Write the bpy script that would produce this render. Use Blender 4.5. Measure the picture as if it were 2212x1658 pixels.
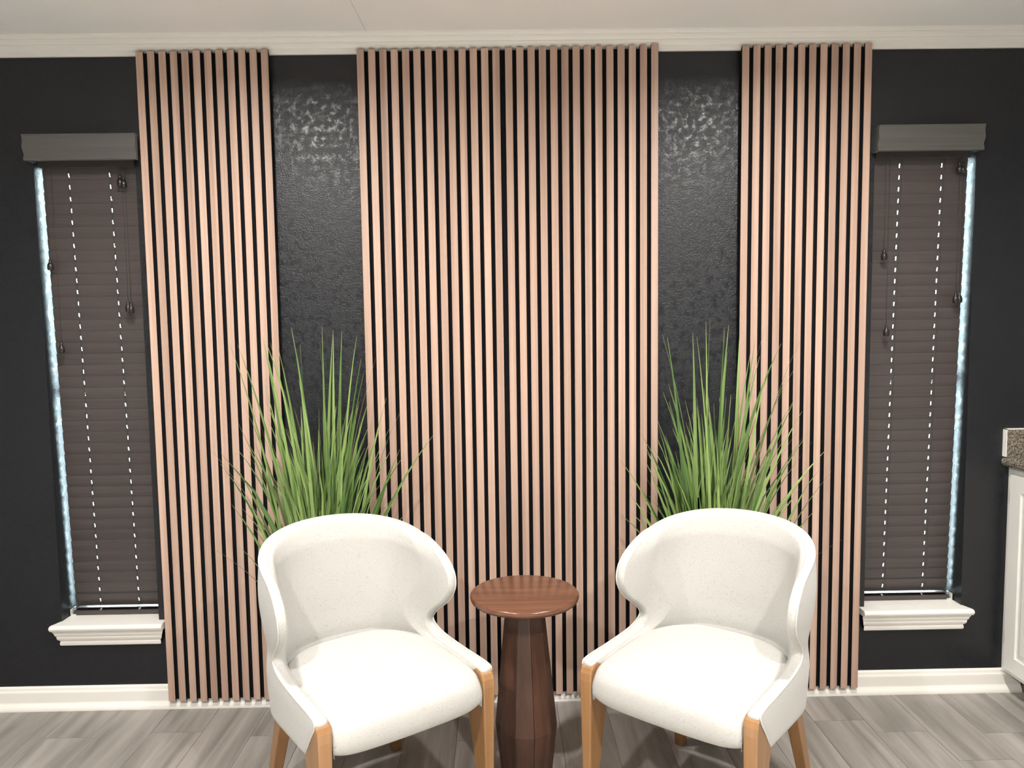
import bpy, bmesh, math, random
import numpy as np
from mathutils import Vector, Matrix

for o in list(bpy.data.objects):
    bpy.data.objects.remove(o, do_unlink=True)
scene = bpy.context.scene
COL = scene.collection
rng = random.Random(7)

# ------------------------------------------------------------------ camera
YAW, PITCH, ROLL = 0.0118, 0.0795, -0.0139
CAM = Vector((-0.023, -2.7997, 1.433))
FPX, IMW, IMH = 1640.0, 2212.0, 1658.0
fw = Vector((math.sin(YAW) * math.cos(PITCH), math.cos(YAW) * math.cos(PITCH), -math.sin(PITCH)))
r0 = Vector((math.cos(YAW), -math.sin(YAW), 0))
u0 = r0.cross(fw)
rt = math.cos(ROLL) * r0 + math.sin(ROLL) * u0
up = -math.sin(ROLL) * r0 + math.cos(ROLL) * u0
cam = bpy.data.cameras.new('camera')
cam.sensor_width = 36.0
cam.lens = 36.0 * FPX / IMW
cam.clip_start = 0.05
camo = bpy.data.objects.new('camera', cam)
COL.objects.link(camo)
camo.matrix_world = Matrix(((rt.x, up.x, -fw.x, CAM.x), (rt.y, up.y, -fw.y, CAM.y), (rt.z, up.z, -fw.z, CAM.z), (0, 0, 0, 1)))
scene.camera = camo

# ------------------------------------------------------------------ world, lights, exposure
SKY_COL, SKY_STR = (0.76, 0.94, 1.0), 42.0
CAN_POWER, CAN_COL = 46.0, (1.0, 0.965, 0.915)
CANS = [(-0.90, -1.02), (0.93, -1.02), (-0.93, -2.5), (0.95, -2.5), (-0.93, -4.3), (0.95, -4.3)]  # front pair placed from the wall glints; both rear rows are added fill
world = bpy.data.worlds.new('daylight_sky')
scene.world = world
world.use_nodes = True
wb = world.node_tree.nodes['Background']
wb.inputs[0].default_value = (*SKY_COL, 1)
wb.inputs[1].default_value = SKY_STR
vs = scene.view_settings
vs.view_transform = 'Standard'
vs.look = 'None'
vs.gamma = 1.0
vs.use_curve_mapping = False
vs.exposure = -0.56

# room extents
XL, XR, YB, ZC = -2.75, 2.49, -6.4, 2.458


def area_light(name, loc, size, power, col, rot=(0, 0, 0), shape='DISK', size_y=None, portal=False, spread=math.pi):
    l = bpy.data.lights.new(name, 'AREA')
    l.shape = shape
    l.size = size
    if size_y:
        l.size_y = size_y
    l.energy = power
    l.color = col
    l.spread = spread
    if portal:
        l.cycles.is_portal = True
    o = bpy.data.objects.new(name, l)
    o.location = loc
    o.rotation_euler = rot
    COL.objects.link(o)
    return o


for i, (x, y) in enumerate(CANS):
    area_light('downlight_and_fill_lamp', (x, y, ZC - 0.012), 0.10, CAN_POWER * (0.92, 1.7, 0.6)[i // 2], CAN_COL, spread=math.radians(165))

# ------------------------------------------------------------------ materials
def newmat(name):
    m = bpy.data.materials.new(name)
    m.use_nodes = True
    nt = m.node_tree
    return m, nt, nt.nodes['Principled BSDF']


def N(nt, typ, **kw):
    n = nt.nodes.new(typ)
    for k, v in kw.items():
        if k.startswith('i_'):
            key = k[2:]
            key = int(key) if key.isdigit() else key.replace('_', ' ')
            n.inputs[key].default_value = v
        else:
            setattr(n, k, v)
    return n


def ramp(nt, fac, stops):
    n = nt.nodes.new('ShaderNodeValToRGB')
    e = n.color_ramp.elements
    while len(e) < len(stops):
        e.new(0.5)
    for s, (p, c) in zip(e, stops):
        s.position = p
        s.color = (*c, 1) if len(c) == 3 else c
    nt.links.new(fac, n.inputs[0])
    return n


def coords(nt, scale=(1, 1, 1), rnd=0.0, kind='Object'):
    tc = nt.nodes.new('ShaderNodeTexCoord')
    mp = nt.nodes.new('ShaderNodeMapping')
    mp.inputs['Scale'].default_value = scale
    if rnd:
        oi = nt.nodes.new('ShaderNodeObjectInfo')
        mul = N(nt, 'ShaderNodeVectorMath', operation='SCALE')
        cmb = nt.nodes.new('ShaderNodeCombineXYZ')
        for i in range(3):
            nt.links.new(oi.outputs['Random'], cmb.inputs[i])
        nt.links.new(cmb.outputs[0], mul.inputs[0])
        mul.inputs['Scale'].default_value = rnd
        nt.links.new(mul.outputs[0], mp.inputs['Location'])
    nt.links.new(tc.outputs[kind], mp.inputs['Vector'])
    return mp.outputs['Vector']


def bump(nt, bsdf, h, strength=0.3, dist=0.002):
    b = N(nt, 'ShaderNodeBump', i_Strength=strength, i_Distance=dist)
    nt.links.new(h, b.inputs['Height'])
    nt.links.new(b.outputs[0], bsdf.inputs['Normal'])
    return b


def plain(name, col, rough=0.5, spec=0.5, metal=0.0):
    m, nt, b = newmat(name)
    b.inputs['Base Color'].default_value = (*col, 1)
    b.inputs['Roughness'].default_value = rough
    b.inputs['Specular IOR Level'].default_value = spec
    b.inputs['Metallic'].default_value = metal
    return m


def painted(name, col, rough, var=0.04, bs=0.15, sc=120):
    m, nt, b = newmat(name)
    v = coords(nt)
    n = N(nt, 'ShaderNodeTexNoise', i_Scale=sc, i_Detail=3.0)
    nt.links.new(v, n.inputs['Vector'])
    n2 = N(nt, 'ShaderNodeTexNoise', i_Scale=2.0, i_Detail=2.0)
    nt.links.new(v, n2.inputs['Vector'])
    rp = ramp(nt, n2.outputs[0], [(0.3, tuple(c * (1 - var) for c in col)), (0.7, tuple(min(1, c * (1 + var)) for c in col))])
    nt.links.new(rp.outputs[0], b.inputs['Base Color'])
    b.inputs['Roughness'].default_value = rough
    bump(nt, b, n.outputs[0], bs, 0.001)
    return m


def wall_black():
    m, nt, b = newmat('black_textured_wall_paint')
    v = coords(nt)
    # knock-down plateaus + fine orange peel
    n1 = N(nt, 'ShaderNodeTexNoise', i_Scale=40.0, i_Detail=4.0, i_Roughness=0.65)
    nt.links.new(v, n1.inputs['Vector'])
    plate = ramp(nt, n1.outputs[0], [(0.46, (0, 0, 0)), (0.60, (1, 1, 1))])
    n2 = N(nt, 'ShaderNodeTexNoise', i_Scale=170.0, i_Detail=3.0, i_Roughness=0.6)
    nt.links.new(v, n2.inputs['Vector'])
    inv = N(nt, 'ShaderNodeMath', operation='MULTIPLY_ADD')
    nt.links.new(plate.outputs[0], inv.inputs[0])
    inv.inputs[1].default_value = -0.75
    inv.inputs[2].default_value = 1.0
    fine = N(nt, 'ShaderNodeMath', operation='MULTIPLY')
    nt.links.new(n2.outputs[0], fine.inputs[0])
    nt.links.new(inv.outputs[0], fine.inputs[1])
    add = N(nt, 'ShaderNodeMath', operation='MULTIPLY_ADD')
    nt.links.new(plate.outputs[0], add.inputs[0])
    add.inputs[1].default_value = 0.25
    nt.links.new(fine.outputs[0], add.inputs[2])
    b.inputs['Base Color'].default_value = (0.0095, 0.0105, 0.0135, 1)
    rr = N(nt, 'ShaderNodeMapRange')
    nt.links.new(plate.outputs[0], rr.inputs['Value'])
    rr.inputs['To Min'].default_value = 0.40
    rr.inputs['To Max'].default_value = 0.29
    nt.links.new(rr.outputs[0], b.inputs['Roughness'])
    bump(nt, b, add.outputs[0], 1.0, 0.002)
    return m


def wood(name, c1, c2, c3, axis='z', fine=70.0, lng=1.3, rough=0.45, rnd=37.0, tone=0.18, bs=0.08, coat=0.0, dis=1.2):
    m, nt, b = newmat(name)
    s = [fine, fine, fine]
    s['xyz'.index(axis)] = lng
    v = coords(nt, tuple(s), rnd)
    s2 = [c * 0.28 for c in s]
    v2 = coords(nt, tuple(s2), rnd * 1.7 if rnd else 0)
    n1 = N(nt, 'ShaderNodeTexNoise', i_Scale=1.0, i_Detail=5.0, i_Roughness=0.6, i_Distortion=0.6)
    nt.links.new(v, n1.inputs['Vector'])
    n2 = N(nt, 'ShaderNodeTexNoise', i_Scale=1.0, i_Detail=3.0, i_Roughness=0.5, i_Distortion=dis)
    nt.links.new(v2, n2.inputs['Vector'])
    mx = N(nt, 'ShaderNodeMath', operation='MULTIPLY_ADD')
    nt.links.new(n1.outputs[0], mx.inputs[0])
    mx.inputs[1].default_value = 0.45
    sc = N(nt, 'ShaderNodeMath', operation='MULTIPLY')
    nt.links.new(n2.outputs[0], sc.inputs[0])
    sc.inputs[1].default_value = 0.55
    nt.links.new(sc.outputs[0], mx.inputs[2])
    rp = ramp(nt, mx.outputs[0], [(0.34, c1), (0.5, c2), (0.66, c3)])
    out = rp.outputs[0]
    if rnd:
        oi = nt.nodes.new('ShaderNodeObjectInfo')
        mr = N(nt, 'ShaderNodeMapRange')
        mr.inputs['To Min'].default_value = 1 - tone
        mr.inputs['To Max'].default_value = 1 + tone
        nt.links.new(oi.outputs['Random'], mr.inputs['Value'])
        hs = N(nt, 'ShaderNodeHueSaturation')
        nt.links.new(mr.outputs[0], hs.inputs['Value'])
        nt.links.new(out, hs.inputs['Color'])
        out = hs.outputs[0]
    nt.links.new(out, b.inputs['Base Color'])
    b.inputs['Roughness'].default_value = rough
    if coat:
        b.inputs['Coat Weight'].default_value = coat
        b.inputs['Coat Roughness'].default_value = 0.18
    bump(nt, b, n1.outputs[0], bs, 0.001)
    return m


def fabric_mat():
    m, nt, b = newmat('cream_boucle_weave')
    va = coords(nt, (260, 260, 700))
    vb = coords(nt, (700, 700, 260))
    na = N(nt, 'ShaderNodeTexNoise', i_Scale=1.0, i_Detail=2.0)
    nb = N(nt, 'ShaderNodeTexNoise', i_Scale=1.0, i_Detail=2.0)
    nt.links.new(va, na.inputs['Vector'])
    nt.links.new(vb, nb.inputs['Vector'])
    ad = N(nt, 'ShaderNodeMath', operation='ADD')
    nt.links.new(na.outputs[0], ad.inputs[0])
    nt.links.new(nb.outputs[0], ad.inputs[1])
    vc = coords(nt, (150, 150, 420))
    nc = N(nt, 'ShaderNodeTexNoise', i_Scale=1.0, i_Detail=1.0)
    nt.links.new(vc, nc.inputs['Vector'])
    fleck = ramp(nt, nc.outputs[0], [(0.28, (0.40, 0.385, 0.36)), (0.36, (0.490, 0.480, 0.455)), (1.0, (0.525, 0.516, 0.492))])
    nt.links.new(fleck.outputs[0], b.inputs['Base Color'])
    b.inputs['Roughness'].default_value = 0.95
    b.inputs['Specular IOR Level'].default_value = 0.15
    b.inputs['Sheen Weight'].default_value = 0.15
    bump(nt, b, ad.outputs[0], 0.35, 0.0015)
    return m


def leaf_mat(name, c1, c2, tip):
    m, nt, b = newmat(name)
    tc = nt.nodes.new('ShaderNodeTexCoord')
    sep = nt.nodes.new('ShaderNodeSeparateXYZ')
    nt.links.new(tc.outputs['UV'], sep.inputs[0])
    oi = nt.nodes.new('ShaderNodeObjectInfo')
    rp = ramp(nt, oi.outputs['Random'], [(0.0, c1), (1.0, c2)])
    g = ramp(nt, sep.outputs[1], [(0.92, (0, 0, 0)), (1.0, (1, 1, 1))])
    mix = N(nt, 'ShaderNodeMix', data_type='RGBA')
    nt.links.new(g.outputs[0], mix.inputs['Factor'])
    nt.links.new(rp.outputs[0], mix.inputs['A'])
    mix.inputs['B'].default_value = (*tip, 1)
    nt.links.new(mix.outputs['Result'], b.inputs['Base Color'])
    b.inputs['Roughness'].default_value = 0.33
    return m


def ceiling_mat():
    m, nt, b = newmat('ceiling_paint_with_hairline_joint')
    v = coords(nt)
    n = N(nt, 'ShaderNodeTexNoise', i_Scale=90.0, i_Detail=3.0)
    nt.links.new(v, n.inputs['Vector'])
    # hairline drywall joint along a slightly skewed line
    sep = nt.nodes.new('ShaderNodeSeparateXYZ')
    nt.links.new(v, sep.inputs[0])
    ln = N(nt, 'ShaderNodeMath', operation='MULTIPLY_ADD')
    nt.links.new(sep.outputs[1], ln.inputs[0])
    ln.inputs[1].default_value = -0.016
    nt.links.new(sep.outputs[0], ln.inputs[2])
    sh = N(nt, 'ShaderNodeMath', operation='ADD', i_1=0.483)
    nt.links.new(ln.outputs[0], sh.inputs[0])
    ab = N(nt, 'ShaderNodeMath', operation='ABSOLUTE')
    nt.links.new(sh.outputs[0], ab.inputs[0])
    lt = N(nt, 'ShaderNodeMath', operation='LESS_THAN', i_1=0.0009)
    nt.links.new(ab.outputs[0], lt.inputs[0])
    mix = N(nt, 'ShaderNodeMix', data_type='RGBA')
    nt.links.new(lt.outputs[0], mix.inputs['Factor'])
    mix.inputs['A'].default_value = (0.92, 0.905, 0.88, 1)
    mix.inputs['B'].default_value = (0.55, 0.53, 0.5, 1)
    nt.links.new(mix.outputs['Result'], b.inputs['Base Color'])
    b.inputs['Roughness'].default_value = 0.85
    bump(nt, b, n.outputs[0], 0.1, 0.001)
    return m


def granite():
    m, nt, b = newmat('speckled_granite')
    v = coords(nt)
    vo = N(nt, 'ShaderNodeTexVoronoi', i_Scale=260.0)
    nt.links.new(v, vo.inputs['Vector'])
    n = N(nt, 'ShaderNodeTexNoise', i_Scale=190.0, i_Detail=5.0)
    nt.links.new(v, n.inputs['Vector'])
    rp = ramp(nt, n.outputs[0], [(0.36, (0.05, 0.043, 0.036)), (0.5, (0.17, 0.145, 0.115)), (0.62, (0.34, 0.30, 0.24))])
    nt.links.new(rp.outputs[0], b.inputs['Base Color'])
    b.inputs['Roughness'].default_value = 0.25
    return m


def glass_mat():
    m = bpy.data.materials.new('window_glass')
    m.use_nodes = True
    nt = m.node_tree
    nt.nodes.clear()
    out = nt.nodes.new('ShaderNodeOutputMaterial')
    t = nt.nodes.new('ShaderNodeBsdfTransparent')
    t.inputs[0].default_value = (0.93, 0.96, 0.96, 1)
    g = nt.nodes.new('ShaderNodeBsdfGlossy')
    g.inputs['Roughness'].default_value = 0.02
    mx = nt.nodes.new('ShaderNodeMixShader')
    mx.inputs[0].default_value = 0.07
    nt.links.new(t.outputs[0], mx.inputs[1])
    nt.links.new(g.outputs[0], mx.inputs[2])
    nt.links.new(mx.outputs[0], out.inputs[0])
    return m


def emis(name, col, s):
    m, nt, b = newmat(name)
    b.inputs['Base Color'].default_value = (*col, 1)
    b.inputs['Emission Color'].default_value = (*col, 1)
    b.inputs['Emission Strength'].default_value = s
    return m


M_WALL = wall_black()
M_SIDE = painted('mid_grey_side_wall_paint', (0.36, 0.36, 0.36), 0.7)
M_TRIM = painted('ivory_gloss_trim_paint', (0.88, 0.855, 0.80), 0.35, 0.02, 0.05, 60)
M_CEIL = ceiling_mat()
M_FLOOR = wood('grey_vinyl_plank', (0.175, 0.160, 0.144), (0.29, 0.268, 0.245), (0.395, 0.368, 0.340), 'y', 20.0, 1.5, 0.42, 53.0, 0.045, 0.05, 0.0, 3.0)
M_GROUT = plain('plank_joint_dark', (0.07, 0.06, 0.052), 0.8)
M_SLAT = wood('pinkish_walnut_veneer', (0.375, 0.243, 0.184), (0.485, 0.328, 0.253), (0.580, 0.412, 0.325), 'z', 75.0, 1.0, 0.5, 41.0, 0.09, 0.05)
M_FELT = plain('black_felt_backing', (0.008, 0.008, 0.010), 0.95, 0.1)
M_SLATSIDE = plain('black_slat_side', (0.010, 0.010, 0.012), 0.8, 0.2)
M_FAB = fabric_mat()
M_PIPE = plain('cream_piping_cord', (0.62, 0.60, 0.565), 0.9, 0.2)
M_OAK = wood('honey_lacquered_wood', (0.250, 0.122, 0.045), (0.305, 0.155, 0.060), (0.355, 0.188, 0.077), 'z', 48.0, 2.2, 0.33, 23.0, 0.05, 0.03, 0.3)
M_WAL = wood('dark_stained_wood', (0.030, 0.012, 0.007), (0.055, 0.022, 0.012), (0.088, 0.038, 0.021), 'z', 60.0, 2.5, 0.5, 29.0, 0.14, 0.06, 0.05)
M_WALTOP = wood('stained_table_top_wood', (0.080, 0.032, 0.017), (0.125, 0.050, 0.026), (0.175, 0.075, 0.040), 'x', 55.0, 3.5, 0.22, 0.0, 0.1, 0.04, 0.15)
M_BLIND = wood('dark_brown_faux_wood_slat', (0.060, 0.049, 0.046), (0.070, 0.057, 0.054), (0.080, 0.066, 0.062), 'x', 300.0, 3.0, 0.42, 11.0, 0.05, 0.03)
M_VAL = plain('charcoal_brown_valance', (0.095, 0.092, 0.086), 0.5)
M_CORD = plain('dark_brown_cord', (0.05, 0.04, 0.036), 0.8)
M_TASS = plain('dark_glossy_tassel', (0.022, 0.018, 0.016), 0.22)
M_CLIP = plain('clear_white_bracket', (0.75, 0.75, 0.72), 0.3)
M_FRAME = plain('white_window_frame', (0.75, 0.77, 0.78), 0.4)
M_GLASS = glass_mat()
M_POT = plain('black_plastic_pot', (0.012, 0.012, 0.013), 0.4)
M_SOIL = painted('dark_soil', (0.02, 0.015, 0.011), 0.95, 0.3, 1.0, 150)
M_LEAF = leaf_mat('grass_blade_green', (0.045, 0.110, 0.022), (0.255, 0.370, 0.110), (0.30, 0.27, 0.12))
M_STEM = plain('dry_brown_wisp', (0.16, 0.11, 0.07), 0.7)
M_CAB = painted('white_cabinet_paint', (0.80, 0.79, 0.75), 0.35, 0.02, 0.03, 40)
M_TOE = plain('dark_toe_kick', (0.20, 0.18, 0.16), 0.6)
M_GRAN = granite()
M_CAULK = plain('white_caulk', (0.85, 0.83, 0.78), 0.5)
M_HINGE = plain('brushed_hinge_metal', (0.6, 0.58, 0.54), 0.35, 0.5, 1.0)
M_BOUNCE = painted('cream_bounce_rug', (0.86, 0.84, 0.80), 0.95, 0.05, 0.6, 220)
M_LENS = emis('downlight_lens', (1.0, 0.9, 0.78), 6.0)


# ------------------------------------------------------------------ mesh helpers
def link(name, me, mat=None, parent=None, smooth=False):
    o = bpy.data.objects.new(name, me)
    COL.objects.link(o)
    if mat is not None and not me.materials:
        for mm in (mat if isinstance(mat, (list, tuple)) else [mat]):
            me.materials.append(mm)
    if parent is not None:
        o.parent = parent
    if smooth:
        me.shade_smooth()
    return o


def pydata(name, v, f, mat=None, parent=None, smooth=False):
    me = bpy.data.meshes.new(name)
    me.from_pydata([tuple(p) for p in v], [], [tuple(q) for q in f])
    me.validate()
    bm = bmesh.new()
    bm.from_mesh(me)
    bmesh.ops.recalc_face_normals(bm, faces=bm.faces)
    bm.to_mesh(me)
    bm.free()
    return link(name, me, mat, parent, smooth)


def add_box(bm, x0, x1, y0, y1, z0, z1, mi=0):
    vs_ = [bm.verts.new((x, y, z)) for x in (x0, x1) for y in (y0, y1) for z in (z0, z1)]
    fs = []
    for q in ((0, 1, 3, 2), (4, 6, 7, 5), (0, 4, 5, 1), (2, 3, 7, 6), (0, 2, 6, 4), (1, 5, 7, 3)):
        f = bm.faces.new([vs_[i] for i in q])
        f.material_index = mi
        fs.append(f)
    return vs_, fs


def bm_obj(name, bm, mat=None, parent=None, smooth=False, bevel=0.0, seg=2):
    if bevel:
        bmesh.ops.bevel(bm, geom=list(bm.edges), offset=bevel, segments=seg, affect='EDGES', profile=0.7)
    bmesh.ops.recalc_face_normals(bm, faces=bm.faces)
    me = bpy.data.meshes.new(name)
    bm.to_mesh(me)
    bm.free()
    return link(name, me, mat, parent, smooth)


def box(name, x0, x1, y0, y1, z0, z1, mat, parent=None, bevel=0.0):
    bm = bmesh.new()
    add_box(bm, x0, x1, y0, y1, z0, z1)
    return bm_obj(name, bm, mat, parent, False, bevel)


def extrude_x(name, prof, x0, x1, mat, parent=None, ends=(0, 0), smooth=False):
    """closed profile (y,z) swept along x; ends: mitre factor (per unit of -y) at each end"""
    n = len(prof)
    v = [(x0 - ends[0] * (-y), y, z) for y, z in prof] + [(x1 + ends[1] * (-y), y, z) for y, z in prof]
    f = [(i, (i + 1) % n, n + (i + 1) % n, n + i) for i in range(n)]
    f += [tuple(range(n))[::-1], tuple(range(n, 2 * n))]
    return pydata(name, v, f, mat, parent, smooth)


def lathe(name, prof, mat, parent=None, seg=24, smooth=True):
    v, f = [], []
    for r, z in prof:
        for k in range(seg):
            a = 2 * math.pi * k / seg
            v.append((r * math.cos(a), r * math.sin(a), z))
    for i in range(len(prof) - 1):
        for k in range(seg):
            k2 = (k + 1) % seg
            f.append((i * seg + k, i * seg + k2, (i + 1) * seg + k2, (i + 1) * seg + k))
    f.append(tuple(range(seg))[::-1])
    f.append(tuple(range((len(prof) - 1) * seg, len(prof) * seg)))
    return pydata(name, v, f, mat, parent, smooth)


def tube(name, pts, rad, mat, parent=None, seg=6, closed=False):
    pts = [Vector(p) for p in pts]
    n = len(pts)
    v, f = [], []
    for i, p in enumerate(pts):
        a = pts[(i - 1) % n] if (closed or i > 0) else pts[i]
        b = pts[(i + 1) % n] if (closed or i < n - 1) else pts[i]
        t = (b - a).normalized()
        ref = Vector((0, 0, 1)) if abs(t.z) < 0.9 else Vector((1, 0, 0))
        s = t.cross(ref).normalized()
        u = s.cross(t)
        r = rad[i] if isinstance(rad, (list, tuple)) else rad
        for k in range(seg):
            an = 2 * math.pi * k / seg
            v.append(p + r * (math.cos(an) * s + math.sin(an) * u))
    for i in range(n if closed else n - 1):
        j = (i + 1) % n
        for k in range(seg):
            k2 = (k + 1) % seg
            f.append((i * seg + k, i * seg + k2, j * seg + k2, j * seg + k))
    if not closed:
        f.append(tuple(range(seg))[::-1])
        f.append(tuple(range((n - 1) * seg, n * seg)))
    return pydata(name, v, f, mat, parent, True)


def tag(o, label=None, cat=None, group=None, kind=None):
    if label:
        o['label'] = label
    if cat:
        o['category'] = cat
    if group:
        o['group'] = group
    if kind:
        o['kind'] = kind
    return o


def thing(name, loc, rz, label, cat, group=None):
    o = bpy.data.objects.new(name, None)
    o.empty_display_size = 0.1
    o.location = loc
    o.rotation_euler = (0, 0, rz)
    COL.objects.link(o)
    return tag(o, label, cat, group)


def part_label(o, label):
    o['label'] = label
    return o


# ------------------------------------------------------------------ room shell
WL = (-1.696, -1.333)     # left window opening in x
WR = (1.340, 1.712)
WZ = (0.330, 2.062)
TH = 0.17
bm = bmesh.new()
for x0, x1 in ((XL, WL[0]), (WL[1], WR[0]), (WR[1], XR)):
    add_box(bm, x0, x1, 0, TH, 0, ZC)
for x0, x1 in (WL, WR):
    add_box(bm, x0, x1, 0, TH, 0, WZ[0])
    add_box(bm, x0, x1, 0, TH, WZ[1], ZC)
tag(bm_obj('wall_back', bm, M_WALL), 'black textured accent wall behind the slat panels', None, None, 'structure')
tag(box('ceiling', XL, XR, YB, TH, ZC, ZC + 0.1, M_CEIL), 'off-white ceiling', None, None, 'structure')
tag(box('wall_left', XL - 0.1, XL, YB, TH, 0, ZC, M_SIDE), 'grey side wall', None, None, 'structure')
tag(box('wall_right', XR, XR + 0.1, YB, TH, 0, ZC, M_SIDE), 'grey side wall behind the cabinet', None, None, 'structure')
tag(box('wall_front', XL, XR, YB - 0.1, YB, 0, ZC, M_SIDE), 'grey wall behind the camera', None, None, 'structure')

# floor: planks running towards the accent wall
floor = tag(box('floor', XL, XR, YB, 0.0, -0.05, -0.004, M_GROUT), 'grey wood-look plank floor', None, None, 'structure')
PW, PL, GAP = 0.182, 1.22, 0.0012
plank_meshes = {}
col_i = 0
x = XL
while x < XR - 0.01:
    x1 = min(x + PW, XR)
    off = rng.uniform(0.15, PL)
    if col_i == 24:
        off = 0.30
    if col_i == 25:
        off = 0.62
    if col_i == 22:
        off = 0.28
    y1 = 0.0
    while y1 > YB:
        y0 = max(y1 - off, YB)
        key = (round(x1 - x, 4), round(y1 - y0, 4))
        if key not in plank_meshes:
            b2 = bmesh.new()
            add_box(b2, -(x1 - x) / 2 + GAP / 2, (x1 - x) / 2 - GAP / 2, -(y1 - y0) / 2 + GAP / 2, (y1 - y0) / 2 - GAP / 2, -0.004, 0.0)
            bmesh.ops.recalc_face_normals(b2, faces=b2.faces)
            me = bpy.data.meshes.new('plank')
            b2.to_mesh(me)
            b2.free()
            me.materials.append(M_FLOOR)
            plank_meshes[key] = me
        p = bpy.data.objects.new('plank', plank_meshes[key])
        p.location = ((x + x1) / 2, (y0 + y1) / 2, 0)
        COL.objects.link(p)
        p.parent = floor
        y1 = y0
        off = PL
    x = x1
    col_i += 1

# pale rug added below the frame to bounce light onto the ceiling
reflector = thing('added_bounce_rug', (0.0, -2.9, 0), 0, 'added unseen cream bounce rug in front of the armchairs', 'reflector')
bm = bmesh.new()
add_box(bm, -2.1, 2.1, -1.55, 1.55, 0.0002, 0.009)
bm_obj('bounce_field', bm, M_BOUNCE, reflector, False, 0.003)
bm = bmesh.new()
for x0, x1, y0, y1 in ((-2.1, -2.03, -1.55, 1.55), (2.03, 2.1, -1.55, 1.55), (-2.03, 2.03, -1.55, -1.48), (-2.03, 2.03, 1.48, 1.55)):
    add_box(bm, x0, x1, y0, y1, 0.0085, 0.0115)
bm_obj('bounce_border', bm, M_PIPE, reflector)

# crown moulding, baseboard with shoe
crown = [(0, 2.396), (-0.009, 2.396), (-0.011, 2.404), (-0.014, 2.407), (-0.020, 2.412), (-0.026, 2.420), (-0.0285, 2.4275), (-0.034, 2.4285), (-0.0355, 2.431),
         (-0.040, 2.4375), (-0.0415, 2.4435), (-0.047, 2.4445), (-0.0485, 2.447), (-0.051, 2.452), (-0.052, ZC), (0, ZC)]
tag(extrude_x('trim_1', crown, XL, XR, M_TRIM), 'ivory stepped crown moulding along the ceiling', None, None, 'structure')
base = [(0, 0), (-0.0125, 0), (-0.0125, 0.066), (-0.0118, 0.070), (-0.0095, 0.0735), (-0.0085, 0.078), (-0.0075, 0.084), (-0.004, 0.089), (0, 0.089)]
bb = tag(extrude_x('baseboard_back', base, XL, 1.945, M_TRIM), 'ivory baseboard under the accent wall', None, None, 'structure')
shoe = [(-0.0125, 0), (-0.0235, 0), (-0.0235, 0.006), (-0.0215, 0.013), (-0.0175, 0.020), (-0.0138, 0.026), (-0.0125, 0.030)]
extrude_x('shoe_moulding', shoe, XL, 1.945, M_TRIM, bb)

# ------------------------------------------------------------------ windows, stools, blinds
def window(idx, wx, inner_left):
    """inner_left: True when the slat panel covers the right side (left window)"""
    w = bpy.data.objects.new('window_%d' % idx, None)
    w.location = ((wx[0] + wx[1]) / 2, 0.15, WZ[0])
    COL.objects.link(w)
    tag(w, 'narrow window behind the closed blind on the %s' % ('left' if inner_left else 'right'), None, None, 'structure')
    inv = Matrix.Translation(-Vector(w.location))

    def adopt(o):
        o.parent = w
        o.matrix_parent_inverse = inv
    a, b = wx
    bm = bmesh.new()
    t = 0.03
    add_box(bm, a, a + t, 0.125, 0.165, WZ[0], WZ[1])
    add_box(bm, b - t, b, 0.125, 0.165, WZ[0], WZ[1])
    add_box(bm, a + t, b - t, 0.125, 0.165, WZ[0], WZ[0] + t)
    add_box(bm, a + t, b - t, 0.125, 0.165, WZ[1] - t, WZ[1])
    add_box(bm, a + t, b - t, 0.125, 0.165, 1.18, 1.215)
    adopt(bm_obj('window_frame', bm, M_FRAME))
    adopt(box('pane', a + t, b - t, 0.143, 0.147, WZ[0] + t, 1.18, M_GLASS))
    adopt(box('pane', a + t, b - t, 0.143, 0.147, 1.215, WZ[1] - t, M_GLASS))
    # stool board inside the opening plus projecting nose, apron below
    tz = 0.339
    adopt(box('sill_board', a, b, 0.0, 0.125, tz - 0.012, tz, M_TRIM))
    nose = [(0, tz - 0.024), (-0.040, tz - 0.024), (-0.046, tz - 0.022), (-0.050, tz - 0.016), (-0.0515, tz - 0.011), (-0.050, tz - 0.005), (-0.046, tz - 0.0012), (-0.041, tz), (0, tz)]
    apr = [(0, 0.252), (-0.016, 0.252), (-0.0185, 0.256), (-0.0185, 0.264), (-0.016, 0.268), (-0.019, 0.272), (-0.025, 0.278), (-0.0275, 0.285), (-0.0265, 0.290),
           (-0.030, 0.293), (-0.033, 0.299), (-0.034, 0.305), (-0.037, 0.308), (-0.039, tz - 0.0245), (0, tz - 0.0245)]
    if inner_left:
        adopt(extrude_x('sill_nose', nose, a - 0.004, -1.3035, M_TRIM, None, (0.35, 0)))
        adopt(extrude_x('apron', apr, a + 0.012, -1.338, M_TRIM, None, (0.75, 0.9)))
    else:
        adopt(extrude_x('sill_nose', nose, 1.3195, b + 0.004, M_TRIM, None, (0, 0.35)))
        adopt(extrude_x('apron', apr, 1.346, b - 0.012, M_TRIM, None, (0.75, 0.75)))
    area_light('window_daylight_portal', ((a + b) / 2, 0.30, (WZ[0] + WZ[1]) / 2), b - a + 0.1, 1, (1, 1, 1), (-math.pi / 2, 0, 0), 'RECTANGLE', WZ[1] - WZ[0] + 0.1, True)
    return w


window(1, WL, True)
window(2, WR, False)


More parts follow.
